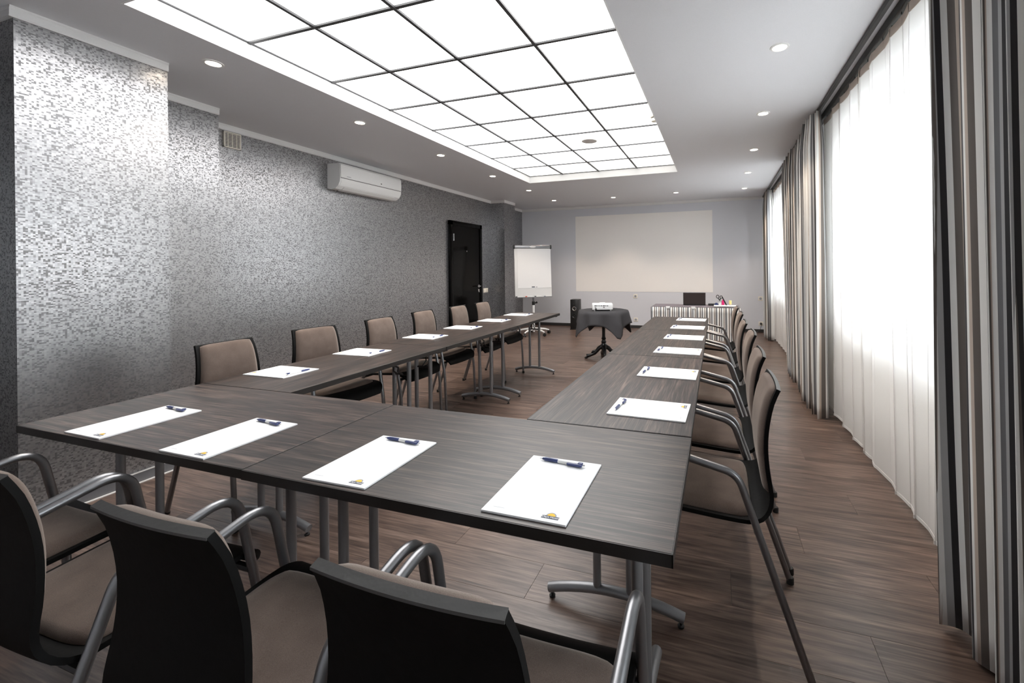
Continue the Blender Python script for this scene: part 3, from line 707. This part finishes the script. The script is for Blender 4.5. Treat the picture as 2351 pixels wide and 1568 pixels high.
# ================================================================== FLIP CHART
fc = thing('flip_chart', 'white mobile flip chart easel in the far left corner', 'flip chart', (-3.47, 7.62, 0), radians(36))
bw = 0.365
tilt = Matrix.Translation((0, -0.03, 0.745)) @ Matrix.Rotation(radians(-5), 4, 'X')
bd = MB().rbox(-bw, bw, -0.010, 0.010, 0, 0.975, 0.006, 2, tilt).build('board', 'white', fc)
MB().rbox(-bw+0.055, bw-0.005, -0.017, -0.0105, 0.175, 0.955, 0.001, 1, tilt).build('paper_pad', 'paper', fc, smooth=0)
MB().rbox(-0.035, 0.025, -0.0178, -0.0172, 0.186, 0.206, 0.0002, 1, tilt).build('pad_mark', 'banner', bd, smooth=0)
MB().rbox(0.045, 0.075, -0.0178, -0.0172, 0.188, 0.200, 0.0002, 1, tilt).build('pad_mark', 'ink', bd, smooth=0)
cb_ = MB().rbox(-bw-0.005, bw-0.01, -0.034, 0.014, 0.955, 1.020, 0.012, 3, tilt).build('clamp_bar', 'steel', fc)
for sx in (-1, 1): MB().rbox(sx*bw-0.018, sx*bw+0.018, -0.037, 0.016, 0.948, 1.026, 0.010, 2, tilt).build('end_cap', 'black', cb_)
ov = [(0.065*cos(2*pi*k/24), 0.020*sin(2*pi*k/24)) for k in range(24)]
MB().prism(ov, 0.0, 0.003, tilt @ Matrix.Translation((0, -0.034, 0.987)) @ Matrix.Rotation(radians(90), 4, 'X')).build('oval_badge', 'white', cb_)
MB().rbox(-bw, bw, -0.05, 0.0, -0.012, 0.0, 0.003, 1, tilt).build('pen_tray', 'steel', fc)
po = MB(); po.tube([(0, 0.0, 0.06), (0, 0.0, 0.62)], 0.024, 14); po.build('lower_post', 'white', fc)
MB().tube([(0, 0.0, 0.60), (0, 0.0, 0.95)], 0.018, 12).build('upper_post', 'steel', fc)
kn = MB().lathe([(0.030, 0.585), (0.030, 0.655)], 16); kn.tube([(0.03, 0, 0.62), (0.075, -0.01, 0.64)], [0.012, 0.022], 12); kn.build('height_knob', 'black', fc)
for k in range(5):
    a = radians(-62+72*k); d = Vector((cos(a), sin(a), 0))
    arm = MB().tube([d*0.02+Vector((0, 0, 0.115)), d*0.14+Vector((0, 0, 0.110)), d*0.25+Vector((0, 0, 0.095)), d*0.325+Vector((0, 0, 0.072))], [0.024, 0.022, 0.018, 0.013], 10).build('base_arm', 'white', fc, 50)
    e = d*0.325; q = Vector((-sin(a+0.6), cos(a+0.6), 0))*0.012
    cs = MB()
    for s_ in (-1, 1):
        c0 = e+q*s_*1.3; ax = q.normalized()
        cs.tube([c0-ax*0.009+Vector((0, 0, 0.030)), c0+ax*0.009+Vector((0, 0, 0.030))], 0.030, 14)
    cs.tube([e+Vector((0, 0, 0.030)), e+Vector((0, 0, 0.075))], 0.009, 8)
    cs.build('caster', 'black', arm)
def marker(o, x, mt, lab):
    p = fc.matrix_basis @ tilt @ Vector((x, -0.030, 0.0095))
    t = thing('whiteboard_marker', lab, 'marker', p, radians(36), 'markers on the flip chart tray')
    MB().lathe([(0.009, -0.035), (0.009, 0.070)], 12, (0, 0, 0), 'x').build('barrel', 'white', t)
    MB().lathe([(0.0095, -0.070), (0.0095, -0.035)], 12, (0, 0, 0), 'x').build('cap', mt, t)
bpy.context.view_layer.update()
marker(fc, -0.29, 'black', 'black capped marker at the left end of the flip chart tray')
marker(fc, -0.10, 'red', 'red capped marker on the flip chart tray')
marker(fc, 0.08, 'dsteel', 'grey capped marker on the middle of the flip chart tray')
marker(fc, 0.27, 'ink', 'pale capped marker at the right end of the flip chart tray')

# ================================================================== TOWER LOUDSPEAKER
sp = thing('tower_loudspeaker', 'black floor standing loudspeaker against the far wall', 'speaker', (-2.915, 8.56, 0), radians(2))
MB().rbox(-0.088, 0.088, -0.10, 0.12, 0.014, 0.635, 0.005, 2).build('cabinet', 'black', sp)
MB().rbox(-0.098, 0.098, -0.11, 0.13, 0.0, 0.014, 0.003, 1).build('plinth', 'black', sp)
def driver(z, r, mt, name):
    w_ = MB().lathe([(r, -0.100), (r, -0.106), (r*0.82, -0.107), (r*0.55, -0.097), (r*0.3, -0.095), (r*0.26, -0.102), (0.0, -0.106)], 28, (0, 0, z), 'y', False); return w_.build(name, mt, sp)
driver(0.445, 0.046, 'chrome', 'woofer'); MB().lathe([(0.020, -0.1015), (0.0, -0.108)], 20, (0, 0, 0.445), 'y', False).build('dust_cap', 'black', sp)
driver(0.555, 0.026, 'black', 'tweeter'); driver(0.285, 0.050, 'black', 'lower_woofer')
MB().lathe([(0.022, -0.1005), (0.018, -0.0985), (0.0, -0.098)], 20, (0, 0, 0.13), 'y', False).build('bass_port', 'rubber', sp)

# ================================================================== ROUND TABLE, CLOTH, PROJECTOR
TX, TY, TZ = -1.585, 5.90, 0.69
rt = thing('round_pedestal_table', 'small round table with black cast iron pedestal beneath the charcoal cloth', 'table', (TX, TY, 0))
MB().lathe([(0.335, TZ-0.028), (0.345, TZ-0.020), (0.345, TZ-0.004), (0.34, TZ-0.0005)], 40).build('tabletop', 'table', rt)
MB().lathe([(0.038, 0.13), (0.046, 0.145), (0.050, 0.17), (0.040, 0.20), (0.030, 0.22), (0.040, 0.235), (0.030, 0.25), (0.026, 0.27), (0.036, 0.285), (0.026, 0.30), (0.023, 0.32), (0.023, 0.62), (0.06, TZ-0.0285)], 20).build('pedestal', 'iron', rt, 30)
for k in range(4):
    a = radians(20+90*k); d = Vector((cos(a), sin(a), 0))
    ft = MB().tube([d*0.02+Vector((0, 0, 0.17)), d*0.07+Vector((0, 0, 0.145)), d*0.13+Vector((0, 0, 0.075)), d*0.20+Vector((0, 0, 0.045)), d*0.25+Vector((0, 0, 0.035))], [0.034, 0.030, 0.024, 0.022, 0.030], 10)
    ft.lathe([(0.004, 0.0), (0.024, 0.006), (0.026, 0.02), (0.012, 0.03)], 12, tuple(d*0.255)); ft.tube([d*0.10+Vector((0, 0, 0.12)), d*0.16+Vector((0, 0, 0.10)), d*0.18+Vector((0, 0, 0.07))], [0.012, 0.014, 0.010], 8)
    ft.build('clawed_foot', 'iron', rt, 40)
def tablecloth():
    half = 0.53; n = 72; R = 0.352; rot = radians(-2)
    rd = random.Random(4); G = []
    NR = 26
    for i in range(n):
        a = 2*pi*i/n; row = []
        ca, sa = cos(a-rot), sin(a-rot); ext = half/max(abs(ca), abs(sa)); ext = min(ext, half*1.40)
        for j in range(NR+1):
            d = ext*j/NR
            if d <= R: row.append(Vector((cos(a)*d, sin(a)*d, TZ+0.003)))
            else:
                drop = d-R; q = drop/0.38
                fold = 0.030*min(1, q*2.2)*sin(8*(a-rot)+pi/2+0.4*sin(3*a)) + 0.010*min(1, q*2)*sin(17*a+1)
                cr = max(0, (ext-half)/(half*0.40))
                rr = R + 0.012*min(1, drop/0.02) + 0.05*q + fold*(0.8+0.5*cr)
                zz = TZ+0.003-drop*0.965+0.006*min(1, drop/0.012)*0
                row.append(Vector((cos(a)*rr, sin(a)*rr, zz)))
        G.append(row)
    G.append([p.copy() for p in G[0]])
    m = MB().grid(G); me = m.mesh('tablecloth', 'cloth', 0)
    bm = bmesh.new(); bm.from_mesh(me); bmesh.ops.remove_doubles(bm, verts=bm.verts, dist=0.0004); bmesh.ops.recalc_face_normals(bm, faces=bm.faces); bm.to_mesh(me); bm.free(); me.shade_smooth()
    o = link('tablecloth', me, None, (TX, TY, 0)); md = o.modifiers.new('thickness', 'SOLIDIFY'); md.thickness = 0.0022; md.offset = 1
    return tag(o, 'charcoal cloth with hanging corners draped over the round table', 'tablecloth')
tablecloth()
pz = TZ+0.0075
pj = thing('projector', 'white data projector standing on the charcoal round tablecloth', 'projector', (TX+0.0, TY-0.06, pz), radians(17))
MB().rbox(-0.145, 0.145, -0.11, 0.11, 0.014, 0.098, 0.010, 3).build('housing', 'white', pj)
MB().box(-0.125, 0.09, -0.1112, -0.109, 0.042, 0.085).build('port_panel', 'paper', pj, smooth=0)
for k, (x, z, w_, h_) in enumerate([(-0.115, 0.068, 0.035, 0.010), (-0.072, 0.068, 0.012, 0.009), (-0.052, 0.068, 0.012, 0.009), (-0.028, 0.068, 0.026, 0.009), (0.006, 0.066, 0.026, 0.012), (0.04, 0.066, 0.012, 0.012), (0.06, 0.066, 0.02, 0.010), (0.01, 0.046, 0.018, 0.010), (-0.11, 0.046, 0.022, 0.007), (-0.105, 0.020, 0.024, 0.016)]):
    MB().box(x, x+w_, -0.1135, -0.1105, z, z+h_).build('port', 'black', pj, smooth=0)
for k in range(7): MB().box(0.1445, 0.1465, -0.085+k*0.022, -0.072+k*0.022, 0.030, 0.082).build('vent_slot', 'ovalgrey', pj, smooth=0)
MB().lathe([(0.045, 0.097), (0.042, 0.106), (0.0, 0.109)], 24, (0.0, 0.045, 0), 'z', False).build('lens_ring', 'white', pj)
for sx, sy in ((-1, -1), (1, -1), (-1, 1), (1, 1)): MB().lathe([(0.011, 0.0), (0.011, 0.006), (0.008, 0.016)], 12, (sx*0.115, sy*0.085, 0)).build('adjustable_foot', 'white', pj)

# ================================================================== PRESENTER'S DESK
DX0, DX1, DY0, DY1, DZ = -0.905, 0.262, 6.02, 6.46, 0.748
dk = thing('presenter_desk', 'long desk in front of the projection wall, hidden behind a striped skirt', 'desk', ((DX0+DX1)/2, (DY0+DY1)/2, 0))
hw, hd_ = (DX1-DX0)/2, (DY1-DY0)/2
MB().rbox(-hw, hw, -hd_, hd_, DZ-0.03, DZ-0.002, 0.002, 1).build('desktop', 'table', dk, smooth=0)
for sx in (-1, 1):
    for sy in (-1, 1): MB().tube([(sx*(hw-0.08), sy*(hd_-0.07), 0), (sx*(hw-0.08), sy*(hd_-0.07), DZ-0.03)], 0.018, 10).build('leg', 'tsteel', dk)
rn = MB().rbox(DX0-0.006, DX1+0.006, DY0-0.006, DY1+0.006, DZ-0.0015, DZ+0.0015, 0.001, 1)
tag(rn.build('desk_cloth', 'mauve', smooth=0), 'flat mauve grey cloth covering the top of the striped desk', 'tablecloth')
def skirt():
    path = []; n1, n2 = 230, 60; z0, z1 = 0.03, DZ-0.004
    for i in range(n1+1): path.append((DX0-0.012+(DX1-DX0+0.024)*i/n1, DY0-0.012, 0, -1))
    for i in range(1, n2+1): path.append((DX1+0.012, DY0-0.012+(DY1-DY0)*i/n2, 1, 0))
    G = []; rd = random.Random(8)
    for i, (x, y, nx, ny_) in enumerate(path):
        wv = 0.006*sin(i*0.62)+0.004*sin(i*0.27+1)
        G.append([(x+nx*(wv*(0.15+0.85*(1-q))+0.012*(1-q)), y+ny_*(wv*(0.15+0.85*(1-q))+0.012*(1-q)), z0+(z1-z0)*q) for q in (0, 0.25, 0.5, 0.75, 0.9, 1.0)])
    mb = MB().grid(G); me = bpy.data.meshes.new('desk_skirt'); me.from_pydata(mb.v, [], mb.f); uvl = me.uv_layers.new(name='UVMap')
    for p in me.polygons:
        for li in p.loop_indices:
            vi = me.loops[li].vertex_index; i, j = divmod(vi, 6); uvl.data[li].uv = (i*0.0083, j)
    me.materials.append(M['stripe']); me.shade_smooth(); o = link('desk_skirt', me)
    md = o.modifiers.new('thickness', 'SOLIDIFY'); md.thickness = 0.0015
    return tag(o, 'black white and grey striped skirt hanging round the presenter desk', 'table skirt')
skirt()
for x, s_ in ((-0.68, 'left'), (-0.335, 'right')):
    tag(MB().rbox(x-0.028, x+0.028, DY0-0.022, DY0+0.03, DZ+0.0018, DZ+0.0045, 0.001, 1).rbox(x-0.028, x+0.028, DY0-0.025, DY0-0.021, DZ-0.022, DZ+0.0045, 0.001, 1).build('skirt_clip', 'white'), '%s white clip holding the striped skirt to the desk edge' % s_, 'clip', 'clips on the desk skirt')
lp = thing('laptop', 'open laptop with dark brown lid standing on the mauve desk cloth', 'laptop', (-0.335, 6.30, DZ+0.002), radians(3))
MB().rbox(-0.155, 0.155, 0.0, 0.15, 0.0, 0.016, 0.004).build('keyboard_base', 'black', lp)
lt = Matrix.Translation((0, 0.0, 0.012)) @ Matrix.Rotation(radians(14), 4, 'X')
ld = MB().rbox(-0.155, 0.155, -0.006, 0.002, 0.0, 0.178, 0.003, 2, lt).build('lid', 'black', lp)
MB().rbox(-0.148, 0.152, -0.0075, -0.0058, 0.004, 0.171, 0.0005, 1, lt).build('lid_cover', 'brownlid', ld)
tag(MB().rbox(-0.09, 0.09, -0.035, 0.035, 0, 0.028, 0.006).build('black_case', 'black', None, loc=(-0.055, 6.32, DZ+0.002)), 'flat black box on the desk between laptop and stationery', 'box')
tr_ = thing('stationery_tray', 'white stationery tray at the right end of the striped desk', 'tray', (0.085, 6.10, DZ+0.002))
MB().rbox(-0.145, 0.145, -0.055, 0.055, 0.0, 0.008, 0.003).build('floor_plate', 'white', tr_)
rim = MB(); rim.tube([(-0.145, -0.055, 0.016), (0.145, -0.055, 0.016)], 0.014, 10); rim.tube([(-0.145, 0.055, 0.014), (0.145, 0.055, 0.014)], 0.010, 10); rim.rbox(-0.15, -0.14, -0.055, 0.055, 0, 0.026, 0.003); rim.rbox(0.14, 0.15, -0.055, 0.055, 0, 0.026, 0.003)
rim.build('rim', 'white', tr_)
cu = thing('pencil_cup', 'small pale pencil cup standing in the stationery tray', 'cup', (0.02, 6.115, DZ+0.0105))
MB().lathe([(0.022, 0.0), (0.026, 0.055), (0.0235, 0.055), (0.020, 0.003), (0.0, 0.003)], 20, (0, 0, 0), 'z', False).build('cup_wall', 'white', cu)
sc = thing('scissors', 'black handled scissors standing handles up in the pencil cup', 'scissors', (0.012, 6.115, DZ+0.0145), radians(10))
def ring(cx, cz, r, t): return [(cx+r*cos(2*pi*k/18), 0, cz+r*1.25*sin(2*pi*k/18)) for k in range(19)]
MB().tube(ring(-0.026, 0.128, 0.017, 0), 0.0048, 8, False).tube([(-0.018, 0, 0.108), (0.0, 0, 0.075)], 0.006, 8).build('handle', 'black', sc)
MB().tube(ring(0.020, 0.122, 0.015, 0), 0.0048, 8, False).tube([(0.012, 0, 0.104), (0.002, 0, 0.075)], 0.006, 8).build('handle', 'black', sc)
MB().box(-0.006, 0.004, -0.0015, 0.0015, 0.001, 0.078).build('blade', 'chrome', sc)
t = thing('highlighter', 'pink highlighter leaning in the stationery tray', 'marker', (0.055, 6.105, DZ+0.0105))
MB().rbox(-0.018, 0.018, -0.012, 0.012, 0.02, 0.075, 0.004).build('barrel', 'pink', t); MB().rbox(-0.016, 0.016, -0.010, 0.010, 0.0, 0.02, 0.003).build('cap', 'paper', t)
MB().rbox(-0.010, 0.010, -0.008, 0.008, 0.074, 0.092, 0.003).build('nib_cap', 'pink', t)
mk = thing('felt_marker', 'black felt marker leaning over the front of the stationery tray', 'marker', (0.098, 6.055, DZ+0.034))
tm = Matrix.Rotation(radians(-26), 4, 'Y')
MB().tube([tm @ Vector((0, 0, -0.02)), tm @ Vector((0, 0.012, 0.065))], 0.009, 12).build('barrel', 'black', mk); MB().tube([tm @ Vector((0, 0.012, 0.065)), tm @ Vector((0, 0.018, 0.118))], 0.0075, 12).build('cap', 'black', mk)
t = thing('glue_stick', 'yellow capped glue stick upright in the stationery tray', 'glue stick', (0.150, 6.115, DZ+0.0105))
MB().lathe([(0.015, 0.0), (0.015, 0.03)], 18).build('barrel', 'tape', t); MB().lathe([(0.0165, 0.03), (0.0165, 0.078), (0.014, 0.082)], 18).build('cap', 'yellow', t)
t = thing('tape_dispenser', 'small navy tape dispenser beside the pencil cup', 'tape', (-0.032, 6.115, DZ+0.0105))
MB().lathe([(0.024, -0.010), (0.024, 0.010)], 20, (0, 0, 0.024), 'y').build('tape_roll', 'navy', t); MB().rbox(-0.030, 0.034, -0.009, 0.009, 0.0, 0.018, 0.003).build('stand', 'navy', t)
